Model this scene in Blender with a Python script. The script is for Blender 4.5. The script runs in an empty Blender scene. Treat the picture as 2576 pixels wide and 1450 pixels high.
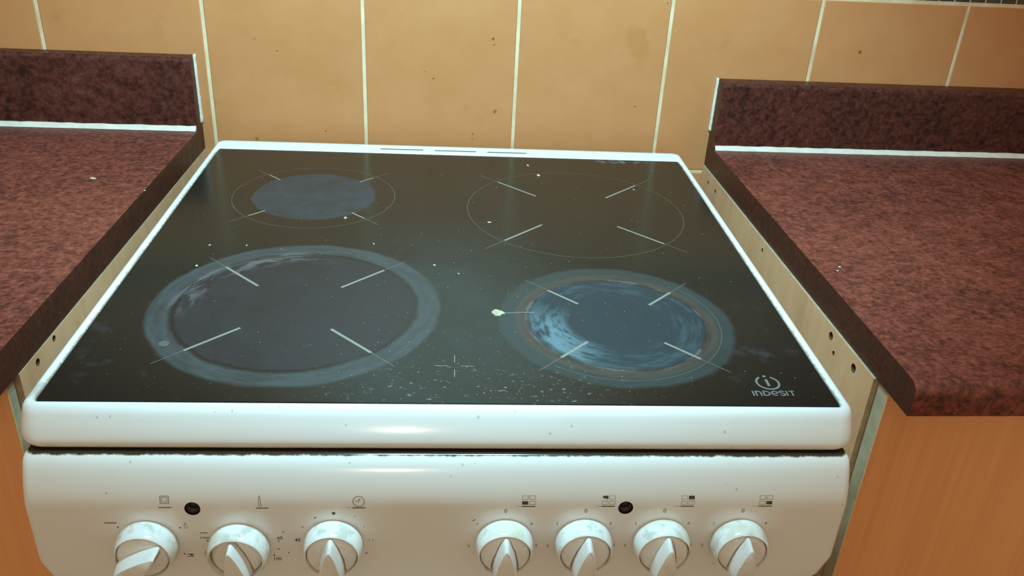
import bpy, bmesh, math, random
from mathutils import Vector, Matrix
C = bpy.context.scene.collection
PI = math.pi
Z0 = 0.9139                      # height of the measuring plane above the floor

# ------------------------------------------------------------------ camera
cam = bpy.data.objects.new('camera', bpy.data.cameras.new('camera'))
C.objects.link(cam)
cam.location = (-0.0104, -0.5246, 0.3612 + Z0)
cam.rotation_euler = (1.085, -0.0504, -0.0694)
cam.data.sensor_width = 36.0
cam.data.lens = 36.0 * 2184.6 / 2576.0
cam.data.clip_start = 0.01
bpy.context.scene.camera = cam

# ------------------------------------------------------------------ light
sc = bpy.context.scene
sc.view_settings.view_transform = 'Standard'
sc.view_settings.look = 'None'
sc.view_settings.gamma = 1.0
sc.view_settings.exposure = 0.05
sc.view_settings.use_curve_mapping = False
world = bpy.data.worlds.new('room_light')
sc.world = world
world.use_nodes = True
wb = world.node_tree.nodes['Background']
wb.inputs['Color'].default_value = (1.0, 0.81, 0.53, 1)
wb.inputs['Strength'].default_value = 0.395

def lamp(name, kind, loc, color, power, target=None, **kw):
    d = bpy.data.lights.new(name, kind)
    d.color = color
    d.energy = power
    for k, v in kw.items():
        setattr(d, k, v)
    o = bpy.data.objects.new(name, d)
    C.objects.link(o)
    o.location = loc
    if target is not None:
        o.rotation_euler = (Vector(target) - Vector(loc)).to_track_quat('-Z', 'Y').to_euler()
    return o

# lamps of the cooker hood above the hob (cool white) and the warm room lamp behind the viewer
for sx in (-0.07, 0.07):
    lamp('hood_lamp', 'SPOT', (sx, 0.07, Z0 + 0.72), (0.42, 0.86, 1.03), 26.5, (sx * 0.8, 0.50, Z0),
         spot_size=math.radians(100), spot_blend=0.6, shadow_soft_size=0.045)
lamp('room_lamp', 'AREA', (-0.20, -2.2, Z0 + 0.62), (1.0, 0.82, 0.62), 2.6, (0.0, 0.1, Z0), size=0.08)

# ------------------------------------------------------------------ node helpers
def lin(r, g, b):
    f = lambda c: (c / 255 / 12.92) if c / 255 <= 0.04045 else ((c / 255 + 0.055) / 1.055) ** 2.4
    return (f(r), f(g), f(b), 1)

class NT:
    def __init__(s, name, rough=0.5, spec=0.5):
        s.m = bpy.data.materials.new(name)
        s.m.use_nodes = True
        s.t = s.m.node_tree
        s.n = s.t.nodes
        s.p = s.n['Principled BSDF']
        s.p.inputs['Roughness'].default_value = rough
        s.p.inputs['Specular IOR Level'].default_value = spec
        s.co = s.n.new('ShaderNodeTexCoord').outputs['Object']

    def put(s, sock, v):
        if isinstance(v, bpy.types.NodeSocket):
            s.t.links.new(v, sock)
        else:
            sock.default_value = v

    def math(s, op, a, b=0.0, c=None, clamp=False):
        n = s.n.new('ShaderNodeMath')
        n.operation = op
        n.use_clamp = clamp
        s.put(n.inputs[0], a)
        s.put(n.inputs[1], b)
        if c is not None:
            s.put(n.inputs[2], c)
        return n.outputs[0]

    def vmath(s, op, a, b=(0, 0, 0)):
        n = s.n.new('ShaderNodeVectorMath')
        n.operation = op
        s.put(n.inputs[0], a)
        s.put(n.inputs[1], b)
        return n.outputs['Value'] if op in ('DISTANCE', 'LENGTH', 'DOT_PRODUCT') else n.outputs[0]

    def map(s, loc=(0, 0, 0), rot=(0, 0, 0), scale=(1, 1, 1), v=None):
        n = s.n.new('ShaderNodeMapping')
        s.put(n.inputs['Vector'], s.co if v is None else v)
        n.inputs['Location'].default_value = loc
        n.inputs['Rotation'].default_value = rot
        n.inputs['Scale'].default_value = scale
        return n.outputs[0]

    def noise(s, scale, detail=3, rough=0.5, v=None, dist=0.0, color=False):
        n = s.n.new('ShaderNodeTexNoise')
        s.put(n.inputs['Vector'], s.co if v is None else v)
        n.inputs['Scale'].default_value = scale
        n.inputs['Detail'].default_value = detail
        n.inputs['Roughness'].default_value = rough
        n.inputs['Distortion'].default_value = dist
        return n.outputs[1 if color else 0]

    def vor(s, scale, v=None, rnd=1.0, out='Distance'):
        n = s.n.new('ShaderNodeTexVoronoi')
        s.put(n.inputs['Vector'], s.co if v is None else v)
        n.inputs['Scale'].default_value = scale
        n.inputs['Randomness'].default_value = rnd
        return n.outputs[out]

    def step(s, v, a, b, lo=0.0, hi=1.0):
        n = s.n.new('ShaderNodeMapRange')
        n.interpolation_type = 'SMOOTHSTEP'
        s.put(n.inputs[0], v)
        n.inputs[1].default_value = a
        n.inputs[2].default_value = b
        n.inputs[3].default_value = lo
        n.inputs[4].default_value = hi
        return n.outputs[0]

    def mix(s, f, a, b):
        n = s.n.new('ShaderNodeMix')
        n.data_type = 'RGBA'
        s.put(n.inputs[0], f)
        s.put(n.inputs[6], a)
        s.put(n.inputs[7], b)
        return n.outputs[2]

    def ramp(s, f, stops):
        n = s.n.new('ShaderNodeValToRGB')
        e = n.color_ramp.elements
        while len(e) < len(stops):
            e.new(0.5)
        for q, (p, c) in zip(e, stops):
            q.position = p
            q.color = c
        s.put(n.inputs[0], f)
        return n.outputs[0]

    def xyz(s, v=None):
        n = s.n.new('ShaderNodeSeparateXYZ')
        s.put(n.inputs[0], s.co if v is None else v)
        return n.outputs

    def spots(s, pts, warp=0.0012):
        """mask of small irregular marks at given (x, z, radius)"""
        x, y, z = s.xyz()
        n = s.n.new('ShaderNodeCombineXYZ')
        s.put(n.inputs[0], x)
        s.put(n.inputs[2], z)
        w = s.vmath('SCALE', s.vmath('SUBTRACT', s.noise(420, 2, 0.6, color=True), (0.5, 0.5, 0.5)))
        w.node.inputs['Scale'].default_value = warp
        pos = s.vmath('ADD', n.outputs[0], s.vmath('MULTIPLY', w, (1, 0, 1)))
        m = 0.0
        for px, pz, pr in pts:
            d = s.vmath('DISTANCE', pos, (px, 0, pz))
            m = s.math('MAXIMUM', m, s.step(d, pr, pr * 0.45))
        return m

    def bump(s, h, strength=0.2, dist=0.001):
        n = s.n.new('ShaderNodeBump')
        n.inputs['Strength'].default_value = strength
        n.inputs['Distance'].default_value = dist
        s.put(n.inputs['Height'], h)
        s.put(s.p.inputs['Normal'], n.outputs[0])

    def done(s, col=None, rough=None):
        if col is not None:
            s.put(s.p.inputs['Base Color'], col)
        if rough is not None:
            s.put(s.p.inputs['Roughness'], rough)
        return s.m

# ------------------------------------------------------------------ materials
def m_tile():
    t = NT('glazed_ochre_tile', 0.38, 0.35)
    a = t.noise(3.2, 4, 0.6)
    b = t.noise(22, 5, 0.65)
    col = t.ramp(t.math('ADD', t.math('MULTIPLY', a, 0.55), t.math('MULTIPLY', b, 0.45)),
                 [(0.25, (0.56, 0.220, 0.078, 1)), (0.50, (0.61, 0.25, 0.095, 1)), (0.75, (0.65, 0.285, 0.115, 1))])
    fine = t.noise(260, 2, 0.6)
    col = t.mix(t.step(fine, 0.60, 0.80, 0, 0.25), col, (0.40, 0.20, 0.07, 1))
    # greasy brown blotches and small dark spatters
    bl = t.step(t.noise(14, 4, 0.6, t.map(loc=(3, 1, 5))), 0.63, 0.76, 0, 0.35)
    col = t.mix(bl, col, (0.42, 0.17, 0.04, 1))
    d = t.vor(19, t.map(loc=(0.3, 0, 0.7)))
    sel = t.step(t.noise(9, 1, 0.5, t.map(loc=(7, 7, 7))), 0.47, 0.50)
    spot = t.math('MULTIPLY', t.step(t.math('ADD', d, t.math('MULTIPLY', t.noise(300, 1), 0.07)), 0.105, 0.055), sel)
    col = t.mix(t.math('MULTIPLY', spot, 0.75), col, (0.14, 0.06, 0.015, 1))
    known = [(0.0575, 0.1190, 0.0026), (0.0588, 0.1114, 0.0018), (-0.2210, 0.0939, 0.0017), (-0.0200, 0.0644, 0.0019), (0.2548, 0.0351, 0.0018), (0.2820, 0.1726, 0.0019),
             (-0.2484, 0.1080, 0.0012), (0.5541, 0.1188, 0.0036), (-0.0306, 0.0735, 0.0012), (-0.1640, -0.0116, 0.0015), (0.0339, -0.0100, 0.0016), (0.0337, -0.0170, 0.0013)]
    col = t.mix(t.math('MULTIPLY', t.spots([(a, c + Z0, q * 0.85) for a, c, q in known], 0.0026), 0.75), col, (0.10, 0.045, 0.012, 1))
    t.bump(t.noise(40, 2), 0.08, 0.002)
    return t.done(col, t.step(b, 0.3, 0.7, 0.32, 0.5))

def m_grout():
    t = NT('cream_grout', 0.85, 0.2)
    n = t.noise(30, 4, 0.6)
    return t.done(t.ramp(n, [(0.3, (0.66, 0.48, 0.28, 1)), (0.6, (0.84, 0.66, 0.44, 1))]))

def m_mosaic():
    t = NT('dark_mosaic', 0.2, 0.5)
    v = t.vor(70, rnd=0.3, out='Color')
    return t.done(t.mix(0.97, v, t.ramp(t.noise(60, 2), [(0.35, (0.012, 0.016, 0.012, 1)), (0.5, (0.06, 0.03, 0.012, 1)), (0.65, (0.03, 0.05, 0.045, 1))])))

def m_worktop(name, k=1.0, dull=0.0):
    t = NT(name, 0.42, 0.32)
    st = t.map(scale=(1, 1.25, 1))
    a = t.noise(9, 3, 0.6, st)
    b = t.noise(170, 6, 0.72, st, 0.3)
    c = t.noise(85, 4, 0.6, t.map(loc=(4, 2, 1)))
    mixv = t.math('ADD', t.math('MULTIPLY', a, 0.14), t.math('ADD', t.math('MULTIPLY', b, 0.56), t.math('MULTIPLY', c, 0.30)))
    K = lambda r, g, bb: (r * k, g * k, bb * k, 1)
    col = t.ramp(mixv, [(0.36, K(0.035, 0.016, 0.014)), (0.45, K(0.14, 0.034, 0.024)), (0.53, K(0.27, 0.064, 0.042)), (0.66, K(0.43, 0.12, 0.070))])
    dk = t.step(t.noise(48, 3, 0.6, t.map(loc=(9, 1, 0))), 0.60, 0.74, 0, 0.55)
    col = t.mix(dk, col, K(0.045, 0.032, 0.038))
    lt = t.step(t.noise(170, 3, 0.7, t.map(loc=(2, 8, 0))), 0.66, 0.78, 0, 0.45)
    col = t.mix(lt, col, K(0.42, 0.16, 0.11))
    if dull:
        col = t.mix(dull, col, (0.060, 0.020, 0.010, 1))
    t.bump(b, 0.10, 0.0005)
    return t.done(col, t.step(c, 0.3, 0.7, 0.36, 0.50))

def m_enamel(name, grime=0.0, seam=False, rim=False):
    t = NT(name, 0.16, 0.5)
    col = (0.86, 0.86, 0.85, 1)
    x, y, z = t.xyz()
    n1 = t.noise(16, 4, 0.6)
    col = t.mix(t.step(n1, 0.50, 0.75, 0, 0.10), col, (0.62, 0.56, 0.45, 1))
    # tiny dark spatters
    d = t.vor(26, t.map(loc=(0.11, 0.31, 0.2)))
    sel = t.step(t.noise(21, 1, 0.5, t.map(loc=(3, 3, 3))), 0.52, 0.54)
    sp = t.math('MULTIPLY', t.step(t.math('ADD', d, t.math('MULTIPLY', t.noise(500, 1), 0.05)), 0.070, 0.035), sel)
    col = t.mix(t.math('MULTIPLY', sp, 0.55), col, (0.22, 0.20, 0.17, 1))
    if seam:      # baked-on brown grease along the panel top edge, then painted gap shade
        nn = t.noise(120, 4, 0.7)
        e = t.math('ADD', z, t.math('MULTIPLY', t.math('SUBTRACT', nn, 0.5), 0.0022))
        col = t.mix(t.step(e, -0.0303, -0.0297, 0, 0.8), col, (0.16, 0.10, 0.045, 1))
        col = t.mix(t.step(e, -0.0298, -0.0294, 0, 0.95), col, (0.020, 0.012, 0.006, 1))  # near-black painted in to deepen the shade of the seam
    if rim:       # dirt caught along the glass edge and under the lip
        ax = t.math('ABSOLUTE', x)
        nn = t.noise(150, 4, 0.75)
        e = t.math('ADD', ax, t.math('MULTIPLY', t.math('SUBTRACT', nn, 0.5), -0.006))
        f = t.math('MULTIPLY', t.step(e, 0.2982, 0.2955, 0, 0.8), t.step(y, -0.0005, 0.004))
        f = t.math('MULTIPLY', f, t.step(y, 0.545, 0.53))
        col = t.mix(f, col, (0.28, 0.22, 0.12, 1))
        e2 = t.math('ADD', z, t.math('MULTIPLY', t.math('SUBTRACT', t.noise(60, 4, 0.7), 0.5), 0.006))
        col = t.mix(t.step(e2, -0.0235, -0.029, 0, 0.75), col, (0.42, 0.30, 0.17, 1))
        c2 = t.vmath('DISTANCE', t.map(), (-0.2985, 0.014, 0.0))
        c2 = t.math('ADD', c2, t.math('MULTIPLY', t.math('SUBTRACT', t.noise(180, 3), 0.5), 0.012))
        col = t.mix(t.step(c2, 0.012, 0.006, 0, 0.5), col, (0.34, 0.30, 0.22, 1))
    if rim:
        k = [(-0.1567, -0.0019, 0.0011), (-0.1235, -0.0002, 0.0009), (-0.1683, -0.0022, 0.0008), (0.0194, 0.0004, 0.0010), (0.0193, -0.0045, 0.0013), (0.0463, -0.0010, 0.0012),
             (0.0723, -0.0146, 0.0015), (0.0879, -0.0096, 0.0011), (0.2031, -0.0131, 0.0014), (0.2092, -0.0250, 0.0011), (-0.2496, -0.0059, 0.0012), (-0.2406, -0.0053, 0.0010), (-0.0757, -0.0097, 0.0009)]
        col = t.mix(t.math('MULTIPLY', t.math('MULTIPLY', t.spots(k, 0.0024), t.step(y, 0.001, -0.002)), 0.42), col, (0.24, 0.25, 0.24, 1))
    if seam:
        k = [(0.0089, -0.0347, 0.0011), (0.2128, -0.0510, 0.0012), (0.2899, -0.0417, 0.0011), (-0.0727, -0.0335, 0.0010), (0.0000, -0.0419, 0.0012), (0.0176, -0.0335, 0.0008), (0.2966, -0.0639, 0.0014),
             (-0.2260, -0.0332, 0.0011), (-0.2425, -0.0535, 0.0013), (0.2045, -0.0471, 0.0008)]
        col = t.mix(t.math('MULTIPLY', t.spots(k, 0.0022), 0.40), col, (0.26, 0.24, 0.20, 1))
    if grime:
        oi = t.n.new('ShaderNodeObjectInfo').outputs['Random']
        off = t.vmath('SCALE', (3.0, 5.0, 7.0))
        t.put(off.node.inputs['Scale'], oi)
        gv = t.vmath('ADD', t.co, off)
        g = t.step(t.noise(85, 4, 0.6, gv), 0.50, 0.66, 0, grime * 0.8)
        col = t.mix(g, col, (0.42, 0.40, 0.28, 1))
        g2 = t.step(t.noise(34, 3, 0.6, gv), 0.48, 0.66, 0, grime)
        col = t.mix(g2, col, (0.66, 0.62, 0.44, 1))
    return t.done(col)

def m_plain(name, col, rough=0.5, spec=0.5, noise=0.0, scale=40):
    t = NT(name, rough, spec)
    if noise:
        n = t.noise(scale, 4, 0.6)
        lo = tuple(c * (1 - noise) for c in col[:3]) + (1,)
        hi = tuple(min(1, c * (1 + noise)) for c in col[:3]) + (1,)
        return t.done(t.ramp(n, [(0.3, lo), (0.7, hi)]))
    return t.done(col)

def m_wood(name, base, dark):
    t = NT(name, 0.45, 0.4)
    v = t.map(rot=(0, 0.10, 0), scale=(1.0, 1.0, 0.06))
    w = t.noise(24, 5, 0.6, v, 0.8)
    f = t.noise(150, 3, 0.6, t.map(rot=(0, 0.10, 0), scale=(1, 1, 0.035)))
    col = t.ramp(t.math('ADD', t.math('MULTIPLY', w, 0.65), t.math('MULTIPLY', f, 0.35)), [(0.32, dark), (0.62, base)])
    return t.done(col)

def m_panel():
    t = NT('beige_chipboard_laminate', 0.5, 0.35)
    a = t.noise(12, 4, 0.6)
    f = t.noise(60, 4, 0.6, t.map(scale=(1, 1, 0.15)))
    col = t.ramp(t.math('ADD', t.math('MULTIPLY', a, 0.5), t.math('MULTIPLY', f, 0.5)), [(0.32, (0.60, 0.31, 0.16, 1)), (0.55, (0.72, 0.40, 0.21, 1)), (0.75, (0.78, 0.46, 0.26, 1))])
    g = t.step(t.noise(25, 4, 0.7, t.map(loc=(3, 9, 2))), 0.56, 0.70, 0, 0.18)
    return t.done(t.mix(g, col, (0.30, 0.20, 0.10, 1)))

# --- ceramic glass with burnt-on residue at the four zones
RL, RR, FL, FR = (-0.155, 0.397), (0.137, 0.3713), (-0.1375, 0.1415), (0.1455, 0.1222)
def m_glass():
    t = NT('black_ceramic_glass', 0.10, 0.40)
    warp = t.vmath('SCALE', t.vmath('SUBTRACT', t.noise(28, 3, 0.6, color=True), (0.5, 0.5, 0.5)))
    warp.node.inputs['Scale'].default_value = 0.006
    pos = t.vmath('ADD', t.co, warp)
    pos = t.vmath('MULTIPLY', pos, (1, 1, 0))
    big = t.noise(9, 4, 0.6)
    fine = t.noise(140, 4, 0.65)
    mid = t.noise(34, 4, 0.65, t.map(loc=(2, 2, 0)))
    def dist(c, v=pos):
        return t.vmath('DISTANCE', v, (c[0], c[1], 0))
    def ring(d, r0, r1, s0, s1):
        return t.math('MULTIPLY', t.step(d, r0 - s0, r0 + s0), t.step(d, r1 + s1, r1 - s1))
    def polar(c, rs, as_):
        x, y, z = t.xyz(t.vmath('SUBTRACT', t.co, (c[0], c[1], 0)))
        ang = t.math('ARCTAN2', y, x)
        d = t.vmath('LENGTH', t.vmath('SUBTRACT', pos, (c[0], c[1], 0)))
        n = t.n.new('ShaderNodeCombineXYZ')
        t.put(n.inputs[0], t.math('MULTIPLY', d, rs))
        t.put(n.inputs[1], t.math('MULTIPLY', t.math('SINE', ang), as_))
        t.put(n.inputs[2], t.math('MULTIPLY', t.math('COSINE', ang), as_))
        return n.outputs[0], ang
    col = (0.0065, 0.0105, 0.0095, 1)
    haze = 0.0
    def lay(m, c):
        nonlocal col, haze
        col = t.mix(m, col, c)
        haze = t.math('MAXIMUM', haze, m)
    M = lambda a, b: t.math('MULTIPLY', a, b)
    x, y, z = t.xyz()
    # lighter greenish tint over the middle and front
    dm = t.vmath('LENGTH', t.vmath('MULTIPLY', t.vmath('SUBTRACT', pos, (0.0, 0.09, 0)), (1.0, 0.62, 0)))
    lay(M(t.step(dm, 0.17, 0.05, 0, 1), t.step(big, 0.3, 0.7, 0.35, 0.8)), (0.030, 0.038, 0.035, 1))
    # faint cloudy smears at the right hand front corner
    dr = t.vmath('LENGTH', t.vmath('SUBTRACT', pos, (0.235, 0.09, 0)))
    lay(M(t.step(dr, 0.10, 0.03), t.step(mid, 0.52, 0.72, 0, 0.55)), (0.036, 0.040, 0.045, 1))
    dl = t.vmath('LENGTH', t.vmath('SUBTRACT', pos, (-0.25, 0.06, 0)))
    lay(M(t.step(dl, 0.12, 0.03), t.step(mid, 0.56, 0.72, 0, 0.55)), (0.040, 0.037, 0.042, 1))
    # rear left: blue-grey burnt disc
    d = dist((-0.155, 0.397))
    lay(M(t.step(d, 0.0690, 0.0660), t.step(mid, 0.25, 0.70, 0.45, 0.95)), (0.036, 0.042, 0.050, 1))
    # front left: broad pale ring round a grey disc
    d = dist((-0.1344, 0.1426))
    pv, ang = polar((-0.1344, 0.1426), 90, 2.0)
    st = t.noise(1.6, 4, 0.6, pv)
    lay(M(t.step(d, 0.103, 0.099), t.step(mid, 0.2, 0.8, 0.5, 0.9)), (0.026, 0.024, 0.028, 1))
    lay(M(ring(d, 0.1045, 0.1235, 0.0035, 0.0025), t.step(st, 0.25, 0.7, 0.5, 1.0)), (0.050, 0.055, 0.056, 1))
    lay(M(M(ring(d, 0.088, 0.108, 0.008, 0.002), t.step(st, 0.46, 0.56)), M(t.step(x, -0.10, -0.17), t.step(y, 0.11, 0.17))), (0.094, 0.084, 0.086, 1))
    lay(M(ring(d, 0.1000, 0.1035, 0.0012, 0.0012), t.step(st, 0.35, 0.6, 0.1, 0.6)), (0.009, 0.009, 0.009, 1))
    # front right: blue streaky disc, brown ring, teal ring
    c3 = (0.1425, 0.1240)
    d = dist(c3)
    pv, ang = polar(c3, 110, 1.6)
    st = t.noise(1.3, 5, 0.65, pv)
    lay(M(ring(d, 0.083, 0.1020, 0.006, 0.003), t.step(big, 0.2, 0.8, 0.55, 0.9)), (0.030, 0.045, 0.044, 1))
    lay(M(ring(d, 0.0775, 0.0880, 0.002, 0.003), t.step(st, 0.3, 0.6, 0.35, 0.9)), (0.061, 0.046, 0.038, 1))
    lay(M(t.step(d, 0.0785, 0.0755), 0.95), (0.016, 0.029, 0.035, 1))
    lay(M(ring(d, 0.050, 0.0765, 0.012, 0.002), t.step(st, 0.42, 0.66, 0, 0.42)), (0.055, 0.094, 0.110, 1))
    lft = M(t.step(x, 0.140, 0.085), t.step(y, 0.155, 0.105))
    lay(M(M(ring(d, 0.046, 0.0745, 0.006, 0.004), t.step(st, 0.36, 0.55)), lft), (0.100, 0.160, 0.185, 1))
    lay(M(ring(d, 0.0770, 0.0795, 0.0008, 0.0008), t.step(st, 0.50, 0.60, 0, 0.6)), (0.144, 0.118, 0.109, 1))
    # limescale flecks
    fl = t.step(t.vor(210), 0.13, 0.06)
    sel = t.step(t.noise(26, 3, 0.7, t.map(loc=(5, 1, 0))), 0.50, 0.62)
    lay(M(M(fl, sel), 0.65), (0.101, 0.093, 0.090, 1))
    fr = M(t.step(t.vmath('LENGTH', t.vmath('MULTIPLY', t.vmath('SUBTRACT', t.co, (0.02, 0.012, 0)), (0.45, 1.3, 0))), 0.07, 0.01),
           t.step(t.noise(230, 3, 0.7, t.map(scale=(0.6, 1.4, 1))), 0.62, 0.70))
    lay(M(fr, 0.9), (0.302, 0.285, 0.269, 1))
    # pale scrubbed patches near the rear right edge
    p4 = M(t.step(t.vmath('LENGTH', t.vmath('MULTIPLY', t.vmath('SUBTRACT', t.co, (0.213, 0.5400, 0)), (0.35, 1.6, 0))), 0.018, 0.006), t.step(t.noise(90, 3), 0.50, 0.60))
    lay(p4, (0.144, 0.136, 0.134, 1))
    # thin film along the rear edge
    lay(M(t.step(y, 0.536, 0.547), 0.6), (0.032, 0.040, 0.045, 1))
    t.put(t.p.inputs['Roughness'], t.math('ADD', t.math('MULTIPLY', haze, 0.30), t.step(fine, 0.2, 0.8, 0.16, 0.24)))
    return t.done(col)

MT = dict(
    tile=m_tile(), grout=m_grout(), mosaic=m_mosaic(),
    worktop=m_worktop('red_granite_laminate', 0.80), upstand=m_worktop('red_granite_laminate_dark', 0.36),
    edging=m_worktop('brown_edging_laminate', 0.28, 0.45),
    frame=m_enamel('white_enamel_hob_rim', rim=True), panel_white=m_enamel('white_enamel_panel', seam=True),
    enamel=m_enamel('white_enamel_plain'), knob=m_enamel('white_plastic_greasy', grime=0.6), knob_clean=m_enamel('white_plastic', grime=0.18),
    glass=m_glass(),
    print_grey=m_plain('grey_glass_print', (0.22, 0.20, 0.17, 1), 0.4), print_thin=m_plain('fine_grey_glass_print', (0.13, 0.11, 0.085, 1), 0.4),
    logo=m_plain('silver_logo_print', (0.17, 0.18, 0.17, 1), 0.35),
    ink=m_plain('black_ink', (0.075, 0.055, 0.040, 1), 0.5), ink_faint=m_plain('worn_grey_ink', (0.22, 0.18, 0.14, 1), 0.5),
    chassis=m_plain('shade_dark_chassis', (0.022, 0.013, 0.007, 1), 0.8, 0.2, 0.5, 80),  # near-black colour carries the shade of the open seam; also on feet and screw
    lens=m_plain('smoked_lens', (0.022, 0.018, 0.012, 1), 0.18),
    sealant=m_plain('white_silicone', (0.78, 0.68, 0.58, 1), 0.45, 0.4, 0.10, 60), old_sealant=m_plain('aged_silicone', (0.78, 0.66, 0.52, 1), 0.5, 0.4, 0.12, 50),
    panel=m_panel(), panel_edge=m_plain('pale_chipboard_edge', (0.44, 0.33, 0.21, 1), 0.6, 0.3, 0.2, 90),
    hole=m_plain('raw_hole', (0.10, 0.06, 0.03, 1), 0.9, 0.1),
    door=m_wood('orange_beech_foil', (0.96, 0.45, 0.19, 1), (0.82, 0.35, 0.135, 1)),
    door_edge=m_plain('grey_green_edge_band', (0.44, 0.37, 0.24, 1), 0.6, 0.3, 0.22, 45), door_arris=m_plain('pale_door_arris', (0.66, 0.48, 0.24, 1), 0.6),
    floor=m_wood('brown_floor_laminate', (0.42, 0.22, 0.10, 1), (0.28, 0.13, 0.055, 1)),
    oven_glass=m_plain('dark_oven_glass', (0.012, 0.012, 0.012, 1), 0.08),
    crumb=m_plain('pale_crumb', (0.50, 0.43, 0.32, 1), 0.8, 0.3, 0.3, 900), crumb_white=m_plain('white_flake', (0.72, 0.72, 0.66, 1), 0.7, 0.3, 0.1, 900),
    crumb_dark=m_plain('dark_crumb', (0.03, 0.022, 0.015, 1), 0.7, 0.3), blob=m_plain('dried_yellow_spill', (0.40, 0.36, 0.23, 1), 0.5, 0.4, 0.35, 500),
    dust=m_plain('pale_dust', (0.30, 0.31, 0.28, 1), 0.8, 0.3), stain=m_plain('dried_ring_stain', (0.085, 0.09, 0.07, 1), 0.5),
    grease=m_plain('brown_grease', (0.26, 0.18, 0.09, 1), 0.35, 0.5, 0.4, 300),
)

# ------------------------------------------------------------------ mesh helpers
def link(name, me, mats, parent=None, smooth=False, loc=None, rot=None):
    o = bpy.data.objects.new(name, me)
    C.objects.link(o)
    for m in (mats if isinstance(mats, (list, tuple)) else [mats]):
        me.materials.append(m)
    if smooth:
        for p in me.polygons:
            p.use_smooth = True
    if parent:
        o.parent = parent
    if loc:
        o.location = loc
    if rot:
        o.rotation_euler = rot
    return o

def from_bm(name, bm, mats, parent=None, smooth=False, **kw):
    bmesh.ops.recalc_face_normals(bm, faces=bm.faces)
    me = bpy.data.meshes.new(name)
    bm.to_mesh(me)
    bm.free()
    return link(name, me, mats, parent, smooth, **kw)

def sharp(o, deg=35):
    me = o.data
    bm = bmesh.new()
    bm.from_mesh(me)
    for e in bm.edges:
        if len(e.link_faces) == 2 and e.calc_face_angle(0) > math.radians(deg):
            e.smooth = False
    bm.to_mesh(me)
    bm.free()
    for p in me.polygons:
        p.use_smooth = True
    return o

def box(bm, x0, x1, y0, y1, z0, z1, mi=0, f=None):
    vs = [Vector((x, y, z)) for x in (x0, x1) for y in (y0, y1) for z in (z0, z1)]
    if f:
        vs = [Vector(f(v)) for v in vs]
    v = [bm.verts.new(q) for q in vs]
    fs = [(0, 1, 3, 2), (4, 6, 7, 5), (0, 4, 5, 1), (2, 3, 7, 6), (0, 2, 6, 4), (1, 5, 7, 3)]
    out = []
    for q in fs:
        k = bm.faces.new([v[i] for i in q])
        k.material_index = mi
        out.append(k)
    return v, out

def boolean(o, cutters, op='DIFFERENCE'):
    for c in cutters:
        md = o.modifiers.new('cut', 'BOOLEAN')
        md.operation = op
        md.solver = 'EXACT'
        md.object = c
    dg = bpy.context.evaluated_depsgraph_get()
    dg.update()
    me = bpy.data.meshes.new_from_object(o.evaluated_get(dg))
    o.modifiers.clear()
    o.data = me
    for c in cutters:
        bpy.data.objects.remove(c)
    return o

def cyl(bm, c, axis, r, h, n=24, r2=None, mi=0):
    """closed cylinder from c along axis for h"""
    a = Vector(axis).normalized()
    u = a.orthogonal().normalized()
    w = a.cross(u)
    r2 = r if r2 is None else r2
    c = Vector(c)
    A = [bm.verts.new(c + r * (math.cos(2 * PI * i / n) * u + math.sin(2 * PI * i / n) * w)) for i in range(n)]
    B = [bm.verts.new(c + a * h + r2 * (math.cos(2 * PI * i / n) * u + math.sin(2 * PI * i / n) * w)) for i in range(n)]
    for i in range(n):
        bm.faces.new((A[i], A[(i + 1) % n], B[(i + 1) % n], B[i])).material_index = mi
    bm.faces.new(A).material_index = mi
    bm.faces.new(B).material_index = mi

def tag(o, label=None, cat=None, group=None, kind=None):
    if label: o['label'] = label
    if cat: o['category'] = cat
    if group: o['group'] = group
    if kind: o['kind'] = kind
    return o

def catmull(pts, n=4):
    out = []
    P = [pts[0]] + list(pts) + [pts[-1]]
    for i in range(1, len(P) - 2):
        p0, p1, p2, p3 = (Vector(q) for q in P[i - 1:i + 3])
        for k in range(n):
            u = k / n
            out.append(0.5 * ((2 * p1) + (-p0 + p2) * u + (2 * p0 - 5 * p1 + 4 * p2 - p3) * u * u + (-p0 + 3 * p1 - 3 * p2 + p3) * u ** 3))
    out.append(Vector(P[-2]))
    return out

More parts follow.
